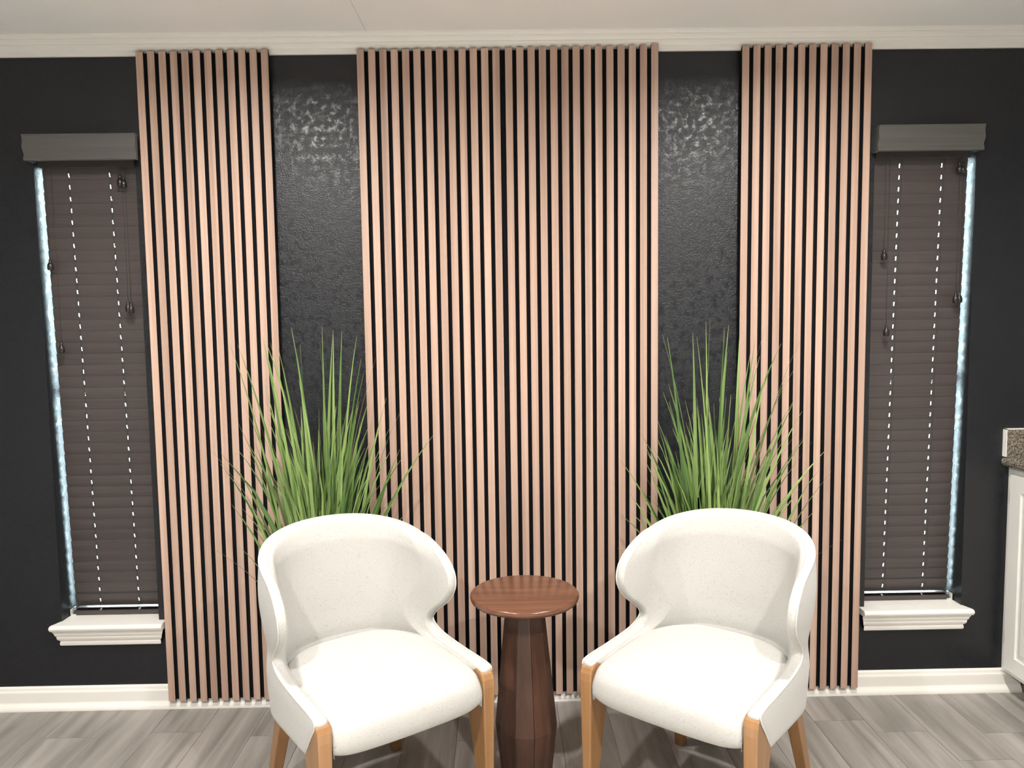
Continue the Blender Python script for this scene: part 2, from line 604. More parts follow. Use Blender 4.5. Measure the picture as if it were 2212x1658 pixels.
def blind(wx, vx, holes, cords, label):
    a, b = wx[0] + 0.011, wx[1] - 0.011
    root = thing('window_blind', ((a + b) / 2, 0.03, 0.339), 0, label, 'blind', 'closed wood blinds in the two windows')
    inv = Matrix.Translation(-Vector(root.location))

    def adopt(o):
        o.parent = root
        o.matrix_parent_inverse = inv
        return o
    # slat mesh with two cord slots, centred on its own origin, lying in local xz (w along z)
    L, Wd, T = b - a, 0.050, 0.0026
    cx = (a + b) / 2
    xs = [-L / 2]
    for h in holes:
        xs += [h - cx - 0.0019, h - cx + 0.0019]
    xs.append(L / 2)
    zs = [-Wd / 2, -0.011, 0.011, Wd / 2]

    def ycamber(z):
        return 0.0022 * (1 - (2 * z / Wd) ** 2)
    v, f = [], []
    zz = [-Wd / 2, -0.018, -0.007, 0.0, 0.007, 0.018, Wd / 2]
    idx = {}

    def vid(i, k, s):
        if (i, k, s) not in idx:
            idx[(i, k, s)] = len(v)
            v.append((xs[i], -ycamber(zz[k]) + (T / 2 if s else -T / 2), zz[k]))
        return idx[(i, k, s)]

    def solid(i, k):
        return 0 <= i < len(xs) - 1 and 0 <= k < len(zz) - 1 and not (i % 2 == 1 and 2 <= k <= 3)
    for i in range(len(xs) - 1):
        for k in range(len(zz) - 1):
            if not solid(i, k):
                continue
            for s in (0, 1):
                f.append((vid(i, k, s), vid(i + 1, k, s), vid(i + 1, k + 1, s), vid(i, k + 1, s)))
            for di, dk, e in ((-1, 0, ((i, k), (i, k + 1))), (1, 0, ((i + 1, k), (i + 1, k + 1))), (0, -1, ((i, k), (i + 1, k))), (0, 1, ((i, k + 1), (i + 1, k + 1)))):
                if not solid(i + di, k + dk):
                    (p, q), (r, s2) = e
                    f.append((vid(p, q, 0), vid(r, s2, 0), vid(r, s2, 1), vid(p, q, 1)))
    proto = pydata('blind_slat', v, f, M_BLIND)
    ztop, zbot, n = 1.992, 0.392, 39
    for k in range(n):
        t = k / (n - 1)
        o = proto if k == 0 else bpy.data.objects.new('blind_slat', proto.data)
        if k:
            COL.objects.link(o)
        z = ztop + (zbot - ztop) * t
        y = 0.036 + 0.046 * t
        o.location = (cx, y, z)
        tilt = math.radians(8.5 + (4.0 * max(0, t - 0.75) / 0.25) + rng.uniform(-0.5, 0.5))
        o.rotation_euler = (tilt, rng.uniform(-0.0012, 0.0012), 0)
        adopt(o)
    # last slat lies nearly flat on the bottom rail
    o = bpy.data.objects.new('blind_slat', proto.data)
    COL.objects.link(o)
    o.location = (cx, 0.083, 0.3635)
    o.rotation_euler = (math.radians(78), 0, 0)
    adopt(o)
    bm = bmesh.new()
    add_box(bm, a, b, 0.058, 0.108, 0.3395, 0.357)
    adopt(bm_obj('bottom_rail', bm, M_BLIND, None, False, 0.003))
    bm = bmesh.new()
    add_box(bm, a, b, 0.012, 0.060, 2.016, 2.058)
    adopt(bm_obj('headrail', bm, M_CORD, None, False, 0.002))
    # scalloped valance in front of the opening
    zt, zb = 2.117, 2.028
    fr = [(0.0, 0.060), (0.06, 0.0565), (0.18, 0.0545), (0.30, 0.055), (0.42, 0.058), (0.52, 0.0585), (0.60, 0.055), (0.70, 0.050), (0.80, 0.0485), (0.86, 0.051), (0.93, 0.0535), (0.985, 0.052), (1.0, 0.049)]
    prof = [(-p, zt + (zb - zt) * q) for q, p in fr] + [(-0.038, zb), (-0.038, zt)]
    val = adopt(extrude_x('valance', prof, vx[0], vx[1], M_VAL))
    ends = [vx[0]] if wx[0] < 0 else [vx[0], vx[1] - 0.012]
    for e in ends:
        r = box('valance_return', e, e + 0.012, -0.0385, -0.0003, zb + 0.002, zt - 0.002, M_VAL)
        r.parent = val
        r.matrix_parent_inverse = inv.inverted() @ inv
    # ladder cords in front of the slats
    for h in holes:
        pts = []
        for k in range(60):
            t = k / 59
            z = 2.016 + (0.36 - 2.016) * t
            y = 0.027 + 0.045 * min(1, max(0, (1.992 - z) / 1.6)) - 0.003
            pts.append((h + 0.0045 + 0.0012 * math.sin(k * 2.1), y, z))
        adopt(tube('ladder_cord', pts, 0.0009, M_CORD, None, 5))
    tas = [(0.0022, 0.0), (0.0035, -0.001), (0.0045, -0.006), (0.0042, -0.010), (0.0062, -0.013), (0.0085, -0.019), (0.0092, -0.027), (0.0085, -0.033), (0.006, -0.0355)]
    for (cxp, zt2, single) in cords:
        adopt(tube('lift_cord', [(cxp, 0.014, 2.02), (cxp + 0.0008, 0.0135, (2.02 + zt2) / 2), (cxp, 0.013, zt2)], 0.0008, M_CORD, None, 5))
        q = lathe('cord_tassel', tas, M_TASS, None, 14)
        q.location = (cxp, 0.011, zt2)
        q.scale = (1.2, 1.2, 1.15)
        adopt(q)
    # hold-down bracket at the outer foot of the rail
    ex = a if wx[0] < 0 else b
    s = 1 if wx[0] < 0 else -1
    bm = bmesh.new()
    add_box(bm, ex - s * 0.006 - 0.001, ex - s * 0.006 + 0.001, 0.05, 0.085, 0.3395, 0.366)
    add_box(bm, min(ex - s * 0.006, ex + s * 0.012), max(ex - s * 0.006, ex + s * 0.012), 0.050, 0.0555, 0.3395, 0.3455)
    adopt(bm_obj('hold_down_bracket', bm, M_CLIP))
    return root


blind(WL, (-1.699, -1.304), (-1.591, -1.443), [(-1.396, 1.988, 0), (-1.383, 1.982, 0), (-1.391, 1.535, 0), (-1.380, 1.530, 0), (-1.664, 1.690, 1), (-1.642, 1.388, 1)],
      'dark brown closed wood blind in the window on the left')
blind(WR, (1.327, 1.708), (1.449, 1.606), [(1.659, 2.000, 0), (1.672, 1.998, 0), (1.660, 1.526, 0), (1.673, 1.527, 0), (1.389, 1.688, 1), (1.404, 1.408, 1)],
      'dark brown closed wood blind in the window by the countertop')

# ------------------------------------------------------------------ slat wall panels
PITCH_S, SWID = 0.03984, 0.0254
ZT, ZB = 2.4015, 0.0385
YF, YM, YK = -0.034, -0.0235, -0.0255 + 0.011
slat_cache = {}


def slat_mesh():
    bm = bmesh.new()
    vs_, fs = add_box(bm, -SWID / 2, SWID / 2, YF, YM, 0, 1)
    bmesh.ops.recalc_face_normals(bm, faces=bm.faces)
    for f in bm.faces:
        f.material_index = 0 if (f.normal.y < -0.5 or abs(f.normal.z) > 0.5) else 1
    me = bpy.data.meshes.new('slat')
    bm.to_mesh(me)
    bm.free()
    me.materials.append(M_SLAT)
    me.materials.append(M_SLATSIDE)
    return me


def panel(x0, xs, label, tops=None):
    xe = xs[-1] + SWID
    root = thing('slat_panel', ((x0 + xe) / 2, -0.024, ZB), 0, label, 'slat panel', 'wood slat panels on the black wall')
    inv = Matrix.Translation(-Vector(root.location))
    bk = box('felt_backing', x0 + 0.0008, xe - 0.0008, YM, YK, ZB + 0.002, ZT - 0.003, M_FELT)
    bk.parent = root
    bk.matrix_parent_inverse = inv
    for i, sx in enumerate(xs):
        # full-length mesh in real size so that the grain is not stretched
        zt = ZT + (tops[i] if tops else 0) + rng.uniform(-0.0008, 0.0008)
        zb = ZB - 0.003 + rng.uniform(-0.0012, 0.0012)
        bm = bmesh.new()
        add_box(bm, -SWID / 2, SWID / 2, YF - YM, 0, 0, zt - zb)
        bmesh.ops.bevel(bm, geom=[e for e in bm.edges if all(abs(v.co.y - (YF - YM)) < 1e-6 for v in e.verts) and abs(e.verts[0].co.z - e.verts[1].co.z) > 0.1], offset=0.0009, segments=1, affect='EDGES')
        bmesh.ops.recalc_face_normals(bm, faces=bm.faces)
        bm.normal_update()
        for f in bm.faces:
            f.material_index = 1 if abs(f.normal.x) > 0.9 or f.normal.y > 0.5 else 0
        me = bpy.data.meshes.new('slat')
        bm.to_mesh(me)
        bm.free()
        me.materials.append(M_SLAT)
        me.materials.append(M_SLATSIDE)
        o = bpy.data.objects.new('slat', me)
        o.location = (sx + SWID / 2, YM, zb)
        COL.objects.link(o)
        o.parent = root
        o.matrix_parent_inverse = inv
    return root


XPL, XPC, XPR = -1.2968, -0.5220, 0.8426
panel(XPL, [XPL + i * PITCH_S for i in range(12)], 'narrow walnut slat panel beside the left window', [0.0004 * i for i in range(12)])
xs = [XPC + i * PITCH_S for i in range(13)]
xs += [xs[-1] + 0.0448 + i * PITCH_S for i in range(14)]
panel(XPC, xs, 'wide walnut slat panel in the middle of the black wall', [0.0] * 13 + [0.003 + 0.0002 * i for i in range(13)] + [0.010])
panel(XPR, [XPR + i * PITCH_S for i in range(12)], 'narrow walnut slat panel beside the window near the countertop', [0.0015 + 0.0003 * i for i in range(12)])

# ------------------------------------------------------------------ armchairs
def catmull(P, n):
    P = np.asarray(P, float)
    Q = np.vstack([2 * P[0] - P[1], P, 2 * P[-1] - P[-2]])
    out = []
    m = len(P) - 1
    for k in range(n):
        t = k / (n - 1) * m
        i = min(int(t), m - 1)
        u = t - i
        a, b, c, d = Q[i], Q[i + 1], Q[i + 2], Q[i + 3]
        out.append(0.5 * ((2 * b) + (c - a) * u + (2 * a - 5 * b + 4 * c - d) * u * u + (3 * b - a - 3 * c + d) * u ** 3))
    return np.array(out)


HW, BD, YC = 0.262, 0.312, -0.075
_pl = []
for k in range(121):
    a = k / 120 * math.pi / 2
    e = 2 / 2.35
    _pl.append((HW * abs(math.sin(a)) ** e, YC - (BD + YC) * abs(math.cos(a)) ** e))
_pl.append((HW, 0.35))
_pl = np.array(_pl)
_sl = np.concatenate([[0], np.cumsum(np.hypot(*np.diff(_pl, axis=0).T))])
S_YC = _sl[120]


def s_of_y(y):
    return S_YC + (y - YC)


def shell_pt(s, z):
    sg = 1 if s >= 0 else -1
    a = abs(s)
    x = np.interp(a, _sl, _pl[:, 0])
    y = np.interp(a, _sl, _pl[:, 1])
    back = max(0.0, min(1.0, 1 - a / S_YC))
    h = (z - 0.45)
    lean = 0.075 * h if h > 0 else 0.30 * h * -1 * -1
    y2 = y - lean * (0.35 + 0.65 * back) if h > 0 else y + 0.28 * (-h) * (0.1 + 0.9 * min(1, back * 1.6))
    # waist pinch and wing flare
    wf = 1.0 + 0.045 * math.exp(-((z - 0.68) / 0.10) ** 2) - 0.030 * math.exp(-((z - 0.52) / 0.05) ** 2)
    if h < 0:
        wf -= 0.40 * (-h) * min(1, 0.25 + back)
    return np.array([sg * x * wf, y2, z])


ROWS = [(0.158, 0.362, 0.340), (0.196, 0.412, 0.380), (0.232, 0.458, 0.425), (0.215, 0.469, 0.440), (0.110, 0.470, 0.462), (0.000, 0.474, 0.488), (-0.062, 0.486, 0.515),
        (-0.088, 0.510, 0.550), (-0.066, 0.542, 0.590), (-0.012, 0.582, 0.632), (0.020, 0.618, 0.670), (0.029, 0.652, 0.706), (0.014, 0.690, 0.744), (-0.032, 0.725, 0.782), (-0.105, 0.753, 0.808), (-0.150, 0.764, 0.820)]


def chair_meshes():
    rows = catmull([(s_of_y(y), z, zc) for y, z, zc in ROWS], 56)
    nj = 65
    ts = np.linspace(-1, 1, nj)
    ni = len(rows)
    O = np.zeros((ni, nj, 3))
    for i, (sE, zE, zc) in enumerate(rows):
        for j, t in enumerate(ts):
            z = zc + (zE - zc) * abs(t) ** 2.2
            O[i, j] = shell_pt(t * sE, z)
    # normals from the smooth parametric surface
    Nn = np.zeros((ni, nj, 3))
    h = 0.004
    for i, (sE, zE, zc) in enumerate(rows):
        for j, t in enumerate(ts):
            z = zc + (zE - zc) * abs(t) ** 2.2
            q = t * sE
            a = shell_pt(q + h, z) - shell_pt(q - h, z)
            b = shell_pt(q, z + h) - shell_pt(q, z - h)
            Nn[i, j] = np.cross(a, b)
    Nn /= np.linalg.norm(Nn, axis=2, keepdims=True) + 1e-12
    c = np.array([0, 0.02, 0.55])
    if np.sum(Nn[:, :, :2] * (O - c)[:, :, :2]) < 0:
        Nn = -Nn
    for _ in range(3):
        P = np.pad(Nn, ((1, 1), (1, 1), (0, 0)), 'edge')
        Nn = (P[1:-1, 1:-1] * 2 + P[:-2, 1:-1] + P[2:, 1:-1] + P[1:-1, :-2] + P[1:-1, 2:]) / 6
        Nn /= np.linalg.norm(Nn, axis=2, keepdims=True)
    th = np.zeros((ni, nj, 1))
    for i in range(ni):
        for j in range(nj):
            t = abs(ts[j])
            edge = min(1.0, (1 - t) / 0.25) * min(1.0, (ni - 1 - i) / 10.0)
            rail = max(0.0, min(1.0, (0.53 - O[i, j, 2]) / 0.05))
            th[i, j, 0] = 0.027 + 0.009 * rail + (0.022 - 0.006 * rail) * edge
    I = O - Nn * th
    V = list(O.reshape(-1, 3)) + list(I.reshape(-1, 3))
    F = []
    off = ni * nj

    def g(i, j, s):
        return s * off + i * nj + j
    for i in range(ni - 1):
        for j in range(nj - 1):
            F.append((g(i, j, 0), g(i, j + 1, 0), g(i + 1, j + 1, 0), g(i + 1, j, 0)))
            F.append((g(i, j, 1), g(i + 1, j, 1), g(i + 1, j + 1, 1), g(i, j + 1, 1)))
    # boundary loop
    loop = [(0, j) for j in range(nj)] + [(i, nj - 1) for i in range(1, ni)] + [(ni - 1, j) for j in range(nj - 2, -1, -1)] + [(i, 0) for i in range(ni - 2, 0, -1)]
    nl = len(loop)
    ctr = np.array([O[i, j] for i, j in loop])
    rim = []
    D = []
    for k, (i, j) in enumerate(loop):
        tg = ctr[(k + 1) % nl] - ctr[k - 1]
        tg /= np.linalg.norm(tg) + 1e-12
        d = np.cross(tg, Nn[i, j])
        D.append(d / (np.linalg.norm(d) + 1e-12))
    D = np.array(D)
    if sum(np.dot(D[k], O[loop[k]] - O[min(max(loop[k][0], 3), ni - 4), min(max(loop[k][1], 3), nj - 4)]) for k in range(nl)) < 0:
        D = -D
    for _ in range(6):
        D = np.roll(D, 1, 0) + 2 * D + np.roll(D, -1, 0)
        D /= np.linalg.norm(D, axis=1, keepdims=True)
    for k, (i, j) in enumerate(loop):
        o, n_ = O[i, j], I[i, j]
        d = D[k]
        hv = (o - n_) / 2
        mid = (o + n_) / 2
        hl = np.linalg.norm(hv)
        rr = []
        for ph in (0.15, 0.4, 0.65, 0.88):
            a = math.pi * ph
            rr.append(mid + hv * math.cos(a) * 1.0 + d * hl * 0.55 * math.sin(a) ** 0.7)
        rim.append(rr)
    b0 = len(V)
    for rr in rim:
        V += rr
    for k, (i, j) in enumerate(loop):
        k2 = (k + 1) % nl
        i2, j2 = loop[k2]
        ch1 = [g(i, j, 0)] + [b0 + k * 4 + q for q in range(4)] + [g(i, j, 1)]
        ch2 = [g(i2, j2, 0)] + [b0 + k2 * 4 + q for q in range(4)] + [g(i2, j2, 1)]
        for q in range(5):
            F.append((ch1[q], ch2[q], ch2[q + 1], ch1[q + 1]))
    toB = lambda p: (p[0], -p[1], p[2])
    pipe = []
    for k, (i, j) in enumerate(loop):
        if i == 0:
            continue
        pipe.append(rim[k][0] + Nn[i, j] * 0.0012)
    # start the piping at the right front foot of the shell
    return [toB(p) for p in V], F, [toB(p) for p in pipe]


def cushion_mesh():
    prof = [(0.20, 0.362), (0.235, 0.362), (0.256, 0.372), (0.266, 0.395), (0.268, 0.42), (0.263, 0.445), (0.248, 0.464), (0.222, 0.475), (0.16, 0.483), (0.08, 0.487), (0.0, 0.487), (-0.08, 0.484), (-0.15, 0.478), (-0.20, 0.470)]
    pr = catmull(prof, 44)
    V, F = [], []
    nu = 33

    def hw(y):
        if y > -0.02:
            return 0.2190
        t = min(1.0, (-0.02 - y) / 0.232)
        return 0.2190 * (1 - t ** 2.3) ** (1 / 2.3)
    for y, z in pr:
        for k in range(nu):
            u = -1 + 2 * k / (nu - 1)
            uu = math.copysign(abs(u) ** 0.8, u)
            top = 1.0 if z > 0.44 else max(0, (z - 0.36) / 0.08)
            zz = z - 0.020 * abs(uu) ** 5 * top + (0.006 * (1 - uu * uu) if y < 0.2 else 0)
            bow = 0.010 * (1 - uu * uu) if y > 0.15 else 0
            yy = y + bow * min(1, max(0, (y - 0.15) / 0.08)) - 0.017 * abs(uu) ** 7 * min(1, max(0, (y - 0.18) / 0.07))
            zz += 0.010 * abs(uu) ** 8 * max(0, min(1, (0.40 - z) / 0.03))
            V.append((uu * hw(y), -yy, zz))
    n = len(pr)
    for i in range(n - 1):
        for k in range(nu - 1):
            F.append((i * nu + k, i * nu + k + 1, (i + 1) * nu + k + 1, (i + 1) * nu + k))
    # skirt around sides and back down to the base board
    loop = [i * nu for i in range(n)] + [(n - 1) * nu + k for k in range(1, nu)] + [i * nu + nu - 1 for i in range(n - 2, -1, -1)]
    b = len(V)
    for q in loop:
        V.append((V[q][0] * 0.985, V[q][1], min(V[q][2], 0.370)))
    for k in range(len(loop) - 1):
        F.append((loop[k], loop[k + 1], b + k + 1, b + k))
    seam = [V[q] for q in loop]
    return V, F, seam


def leg_front(sx):
    # side outline (forward, height); wide at the seat, tapering to the floor
    out = [(0.248, 0.0), (0.2505, 0.18), (0.253, 0.33), (0.2555, 0.42), (0.2535, 0.442), (0.2465, 0.456), (0.236, 0.4635), (0.215, 0.468), (0.200, 0.458), (0.176, 0.41), (0.158, 0.366), (0.1565, 0.35), (0.163, 0.325), (0.185, 0.22), (0.205, 0.10), (0.214, 0.0)]
    n = len(out)
    V, F = [], []
    for sd in (0, 1):
        for y, z in out:
            ti, to = 0.2205, 0.2585
            k = max(0, 1 - z / 0.40)
            ti += 0.010 * k
            to -= 0.006 * k
            V.append((sx * (to if sd else ti), -y, z))
    F.append(tuple(range(n)))
    F.append(tuple(range(2 * n - 1, n - 1, -1)))
    for i in range(n):
        j = (i + 1) % n
        F.append((i, j, n + j, n + i))
    return V, F


def leg_rear(sx):
    V, F = [], []
    secs = [(0.0, 0.211, -0.288, 0.0145), (0.18, 0.192, -0.248, 0.0185), (0.372, 0.170, -0.205, 0.0225)]
    for z, x, y, h in secs:
        for dx, dy in ((-1, -1), (1, -1), (1, 1), (-1, 1)):
            V.append((sx * x + dx * h, -(y + dy * h * 1.15), z))
    for i in range(2):
        for k in range(4):
            F.append((i * 4 + k, i * 4 + (k + 1) % 4, i * 4 + 4 + (k + 1) % 4, i * 4 + 4 + k))
    F += [(0, 1, 2, 3), (8, 9, 10, 11)]
    return V, F


def bevel_obj(o, w, seg=2):
    md = o.modifiers.new('edge_round', 'BEVEL')
    md.width = w
    md.segments = seg
    md.limit_method = 'ANGLE'
    md.angle_limit = math.radians(35)


CHAIR_PARTS = []


def make_chair(loc, rz, label):
    root = thing('armchair', loc, rz, label, 'armchair', 'cream wing armchairs flanking the round table')
    V, F, pipe = chair_meshes()
    sh = pydata('back_shell', V, F, M_FAB, root, True)
    tube('piping', pipe, 0.0022, M_PIPE, sh, 6)
    V, F, seam = cushion_mesh()
    cu = pydata('seat_cushion', V, F, M_FAB, root, True)
    box('seat_base', -0.215, 0.215, -0.19, 0.20, 0.346, 0.3615, M_FELT, root)
    for s in (-1, 1):
        V, F = leg_front(s)
        o = pydata('leg', V, F, M_OAK, root)
        bevel_obj(o, 0.004)
    for s in (-1, 1):
        V, F = leg_rear(s)
        o = pydata('leg', V, F, M_OAK, root)
        bevel_obj(o, 0.003)
    return root


def copy_tree(src, loc, rz, label):
    c = src.copy()
    COL.objects.link(c)
    c.location = loc
    c.rotation_euler = (0, 0, rz)
    c['label'] = label
    for ch in src.children:
        d = ch.copy()
        COL.objects.link(d)
        d.parent = c
        for g in ch.children:
            e = g.copy()
            COL.objects.link(e)
            e.parent = d
    return c


ch1 = make_chair((-0.416, -0.677, 0), math.radians(34.6), 'cream fabric wing armchair to the left of the round table')
copy_tree(ch1, (0.544, -0.680, 0), math.radians(-39.5), 'cream fabric wing armchair to the right of the round table')

# ------------------------------------------------------------------ pedestal table
tbl = thing('pedestal_table', (0.034, -0.50, 0), 0, 'small round dark wooden pedestal table between the two armchairs', 'table')
top_prof = [(0.0001, 0.577), (0.152, 0.577), (0.162, 0.579), (0.1672, 0.584), (0.1688, 0.591), (0.1685, 0.5955), (0.166, 0.599), (0.162, 0.6), (0.0001, 0.6)]
tt = lathe('table_top', top_prof, M_WALTOP, tbl, 96)
ns = 10
a0 = math.radians(-90 + 13.5 - 36 * 3)
for k in range(ns):
    A = a0 + k * 2 * math.pi / ns + 0.006
    B = a0 + (k + 1) * 2 * math.pi / ns - 0.006
    V = []
    for z, R in ((0.0, 0.078), (0.178, 0.0975), (0.5765, 0.0585)):
        V += [(0, 0, z), (R * math.cos(A), R * math.sin(A), z), (R * math.cos(B), R * math.sin(B), z)]
    F = []
    for i in range(2):
        for p, q in ((0, 1), (1, 2), (2, 0)):
            F.append((i * 3 + p, i * 3 + q, i * 3 + 3 + q, i * 3 + 3 + p))
    F += [(0, 1, 2), (6, 7, 8)]
    o = pydata('pedestal_stave', V, F, M_WAL, tbl)
    bevel_obj(o, 0.0012, 1)

# ------------------------------------------------------------------ potted grasses
def blade(parent, base, tip, width, bow, twist, mat, segs=9):
    b, t = Vector(base), Vector(tip)
    d = t - b
    ctrl = Vector((b.x + d.x * bow, b.y + d.y * bow, b.z + d.z * (0.62 + 0.3 * (0.5 - bow))))
    V, F, UV = [], [], []
    side0 = Vector((math.cos(twist), math.sin(twist), 0))
    for i in range(segs + 1):
        s = i / segs
        p = b * (1 - s) ** 2 + ctrl * 2 * s * (1 - s) + t * s * s
        tg = ((ctrl - b) * (1 - s) + (t - ctrl) * s).normalized()
        sd = (side0 - tg * side0.dot(tg)).normalized()
        nr = sd.cross(tg)
        w = width * (0.55 + 0.45 * min(1, s / 0.3)) * (1 - max(0, (s - 0.42) / 0.58) ** 1.35)
        w = max(w, 0.0006)
        for q, (kx, ky) in enumerate(((-1, 0.0), (0, -0.22), (1, 0.0))):
            pp = p + sd * (kx * w / 2) + nr * (ky * w)
            wy = pp.y + parent.location.y
            if wy > -0.042:
                pp.y = -0.042 - parent.location.y
            if wy < -0.300 and pp.z < 0.92:
                pp.y = -0.300 - parent.location.y
            V.append(pp)
            UV.append((q / 2, s))
    for i in range(segs):
        for q in range(2):
            F.append((i * 3 + q, i * 3 + q + 1, i * 3 + q + 4, i * 3 + q + 3))
    me = bpy.data.meshes.new('grass_blade')
    me.from_pydata([tuple(p) for p in V], [], F)
    uv = me.uv_layers.new(name='UVMap')
    for poly in me.polygons:
        for li in poly.loop_indices:
            uv.data[li].uv = UV[me.loops[li].vertex_index]
    me.materials.append(mat)
    me.shade_smooth()
    o = bpy.data.objects.new('grass_blade', me)
    COL.objects.link(o)
    o.parent = parent
    return o


def grass(loc, tips, wisps, label, seed):
    rg = random.Random(seed)
    root = thing('potted_grass', loc, 0, label, 'plant', 'potted artificial grasses behind the armchairs')
    L0 = Vector(loc)
    pot_prof = [(0.074, 0.0), (0.076, 0.004), (0.094, 0.185), (0.100, 0.187), (0.101, 0.205), (0.094, 0.206), (0.091, 0.19), (0.0001, 0.19)]
    pot = lathe('pot', pot_prof, M_POT, root, 32)
    soil = lathe('soil', [(0.0001, 0.186), (0.089, 0.186), (0.07, 0.196), (0.0001, 0.199)], M_SOIL, pot, 24)

    def base():
        a = rg.uniform(0, 2 * math.pi)
        r = 0.055 * math.sqrt(rg.random())
        return Vector((r * math.cos(a), r * math.sin(a), 0.19))
    for (tx, tz) in tips:      # blade tips: offset along the wall, height
        t = Vector((tx, rg.uniform(-0.10, 0.10), tz))
        b = base()
        b.x += max(-0.03, min(0.03, t.x * 0.12))
        spread = abs(t.x)
        bow = 0.30 if spread < 0.22 else 0.36
        blade(root, b, t, rg.uniform(0.0115, 0.017), bow + rg.uniform(-0.04, 0.04), rg.uniform(-0.7, 0.7), M_LEAF)
    for (tx, tz) in wisps:
        t = Vector((tx, rg.uniform(-0.08, 0.08), tz))
        blade(root, base(), t, 0.0032, 0.33 + rg.uniform(-0.05, 0.05), rg.uniform(-0.7, 0.7), M_STEM if rg.random() < 0.45 else M_LEAF)
    for k in range(195):
        f = rg.random()
        ang = rg.gauss(0, 1)
        top = 0.78 + 0.40 * rg.random() ** 1.4
        dx = max(-0.33, min(0.33, ang * (0.125 + 0.05 * (1.1 - top))))
        top -= 0.55 * max(0, abs(dx) - 0.10)
        dy = max(-0.13, min(0.16, rg.gauss(0.01, 0.07)))
        b = base()
        b.x += dx * 0.1
        blade(root, b, (dx, dy, top), rg.uniform(0.009, 0.016), 0.26 + rg.uniform(-0.07, 0.10), rg.uniform(-0.9, 0.9), M_LEAF)
    return root


TIPS_L = [(-0.267, 1.386), (-0.224, 1.378), (-0.197, 1.408), (-0.176, 1.402), (-0.152, 1.388), (-0.089, 1.428), (0.007, 1.435), (0.056, 1.42), (0.058, 1.405), (0.083, 1.414), (0.132, 1.404), (0.139, 1.322), (0.169, 1.286), (0.169, 1.189), (0.238, 1.194), (0.207, 1.091), (0.385, 1.057), (0.239, 1.007), (-0.225, 1.176), (-0.264, 1.121), (-0.222, 1.046), (-0.293, 1.027), (-0.339, 0.971), (-0.264, 0.97), (-0.252, 0.83), (-0.184, 1.187), (-0.073, 1.268), (-0.044, 1.258), (-0.106, 1.372), (-0.127, 1.383), (-0.168, 1.241), (-0.196, 1.132), (0.131, 1.174), (0.153, 1.119), (0.158, 1.032), (-0.034, 1.332)]
WISP_L = [(0.283, 1.15), (0.262, 1.125), (-0.34, 1.031), (-0.294, 0.945), (-0.217, 1.179), (0.03, 1.378), (0.206, 1.326), (-0.339, 0.69), (-0.218, 1.038), (-0.063, 1.371)]
TIPS_R = [(-0.162, 1.38), (-0.09, 1.394), (-0.081, 1.382), (-0.022, 1.429), (0.015, 1.402), (0.048, 1.417), (0.117, 1.424), (0.122, 1.37), (0.152, 1.326), (0.185, 1.306), (0.194, 1.356), (0.151, 1.279), (0.247, 1.165), (0.23, 1.262), (0.265, 1.196), (0.288, 1.044), (0.266, 1.133), (0.421, 0.973), (0.441, 0.901), (0.339, 0.938), (-0.193, 1.203), (-0.149, 1.161), (-0.154, 1.224), (-0.262, 0.999), (-0.286, 0.849), (-0.23, 1.017), (-0.186, 1.035), (-0.174, 1.054), (-0.161, 1.032), (-0.212, 0.977), (0.248, 1.065), (0.233, 1.01), (0.234, 0.946), (0.041, 1.327), (-0.049, 1.211), (0.168, 1.137), (0.275, 0.865)]
WISP_R = [(0.341, 1.016), (0.299, 1.358), (0.267, 1.296), (0.268, 1.191), (0.293, 1.047), (0.333, 0.935), (-0.01, 1.437), (0.04, 1.413), (0.178, 1.4), (0.267, 1.096), (-0.162, 1.389), (-0.232, 0.906), (0.454, 0.669)]
grass((-0.648, -0.255, 0), TIPS_L, WISP_L, 'potted tall green grass behind the armchair on the left', 3)
grass((0.690, -0.255, 0), TIPS_R, WISP_R, 'potted tall green grass behind the armchair on the right', 11)

# ------------------------------------------------------------------ kitchen base cabinet run on the right
FX = 1.876
cab = thing('base_cabinet', (FX, -0.65, 0), 0, 'white base cabinet with raised-panel door under the granite top', 'cabinet')
cinv = Matrix.Translation(-Vector(cab.location))


def cadopt(o, p=cab):
    o.parent = p
    o.matrix_parent_inverse = cinv
    return o


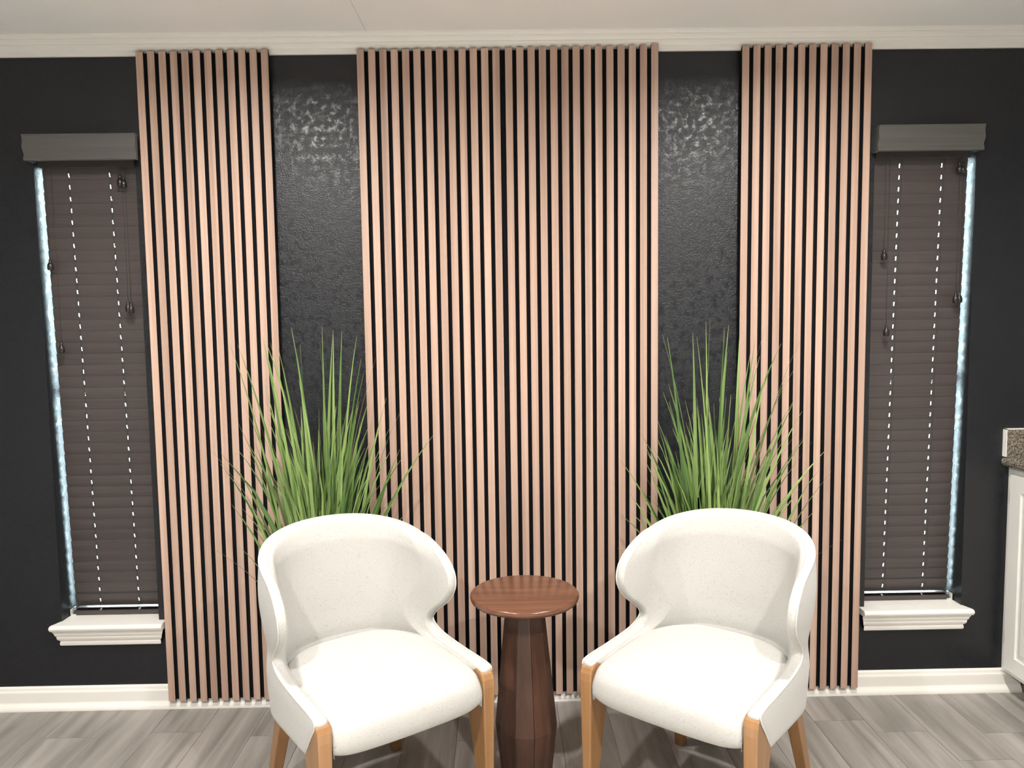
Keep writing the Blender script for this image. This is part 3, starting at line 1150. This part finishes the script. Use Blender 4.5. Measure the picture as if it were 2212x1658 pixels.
cadopt(box('body', FX + 0.019, XR - 0.002, -1.30, -0.001, 0.085, 0.872, M_CAB))
bm = bmesh.new()
add_box(bm, FX, FX + 0.019, -0.047, -0.0005, 0.085, 0.872)
add_box(bm, FX, FX + 0.019, -1.30, -1.253, 0.085, 0.872)
add_box(bm, FX, FX + 0.019, -0.673, -0.627, 0.085, 0.872)
for y0, y1 in ((-1.253, -0.673), (-0.627, -0.047)):
    add_box(bm, FX, FX + 0.019, y0, y1, 0.085, 0.118)
    add_box(bm, FX, FX + 0.019, y0, y1, 0.838, 0.872)
cadopt(bm_obj('face_frame', bm, M_CAB))
cadopt(box('toe_kick', FX + 0.075, FX + 0.09, -1.30, -0.001, 0.0, 0.0845, M_TOE))
for y0, y1 in ((-1.262, -0.664), (-0.636, -0.038)):
    z0, z1 = 0.108, 0.848
    bm = bmesh.new()
    w = 0.058
    add_box(bm, FX - 0.019, FX - 0.0005, y0, y0 + w, z0, z1)
    add_box(bm, FX - 0.019, FX - 0.0005, y1 - w, y1, z0, z1)
    add_box(bm, FX - 0.019, FX - 0.0005, y0 + w, y1 - w, z0, z0 + w)
    add_box(bm, FX - 0.019, FX - 0.0005, y0 + w, y1 - w, z1 - w, z1)
    d = cadopt(bm_obj('door', bm, M_CAB))
    bm = bmesh.new()
    add_box(bm, FX - 0.012, FX - 0.004, y0 + w, y1 - w, z0 + w, z1 - w)
    pn = bm_obj('door_panel', bm, M_CAB)
    pn.parent = d
    bm = bmesh.new()
    g = 0.028
    a = [(FX - 0.012, y0 + w + 0.004, z0 + w + 0.004), (FX - 0.012, y1 - w - 0.004, z0 + w + 0.004), (FX - 0.012, y1 - w - 0.004, z1 - w - 0.004), (FX - 0.012, y0 + w + 0.004, z1 - w - 0.004)]
    b = [(FX - 0.018, y0 + w + g, z0 + w + g), (FX - 0.018, y1 - w - g, z0 + w + g), (FX - 0.018, y1 - w - g, z1 - w - g), (FX - 0.018, y0 + w + g, z1 - w - g)]
    rp_ = pydata('raised_field', a + b, [(0, 1, 5, 4), (1, 2, 6, 5), (2, 3, 7, 6), (3, 0, 4, 7), (4, 5, 6, 7), (3, 2, 1, 0)], M_CAB)
    rp_.parent = d
    for hz in (0.20, 0.74):
        h = box('hinge', FX - 0.016, FX - 0.0002, y1 + 0.0005, y1 + 0.006, hz, hz + 0.05, M_HINGE)
        h.parent = d
ctop = thing('countertop', (FX, -0.65, 0.872), 0, 'speckled brown granite countertop with rounded edge on the white cabinet', 'countertop')
ci2 = Matrix.Translation(-Vector(ctop.location))
prof = []
for k in range(9):
    a = -math.pi / 2 - math.pi * k / 8
    prof.append((FX - 0.012 + 0.019 * math.cos(a), 0.8915 + 0.019 * math.sin(a)))
V = [(x, -0.0005, z) for x, z in [(XR - 0.002, 0.8725)] + prof + [(XR - 0.002, 0.9105)]]
n = len(V)
V += [(x, -1.31, z) for x, _, z in V]
F = [(i, (i + 1) % n, n + (i + 1) % n, n + i) for i in range(n)] + [tuple(range(n)), tuple(range(2 * n - 1, n - 1, -1))]
o = pydata('counter_slab', V, F, M_GRAN)
o.parent = ctop
o.matrix_parent_inverse = ci2
o = box('backsplash', FX - 0.024, XR - 0.002, -0.020, -0.0005, 0.9107, 1.0135, M_GRAN)
o.parent = ctop
o.matrix_parent_inverse = ci2
bm = bmesh.new()
add_box(bm, FX - 0.0275, FX - 0.0242, -0.0205, -0.0003, 0.911, 1.0165)
add_box(bm, FX - 0.0275, XR - 0.002, -0.0205, -0.0003, 1.0137, 1.0165)
o = bm_obj('caulk_bead', bm, M_CAULK)
o.parent = ctop
o.matrix_parent_inverse = ci2

# ------------------------------------------------------------------ recessed ceiling lights (outside the frame; the two rear rows are added fill)
for i, (x, y) in enumerate(CANS):
    r = thing('recessed_and_fill_light', (x, y, ZC - 0.001), 0, 'round recessed downlight, %s row out from the slat wall, over the %s side' % (('nearest', 'added second', 'added third')[i // 2], ('left', 'right')[i % 2]), 'ceiling light', 'recessed ceiling downlights')
    lathe('trim_ring', [(0.068, 0.0), (0.068, -0.004), (0.074, -0.008), (0.088, -0.006), (0.092, 0.0)], M_TRIM, r, 32)
    lathe('lens', [(0.0001, -0.001), (0.0675, -0.001), (0.0675, -0.003), (0.0001, -0.003)], M_LENS, r, 32)
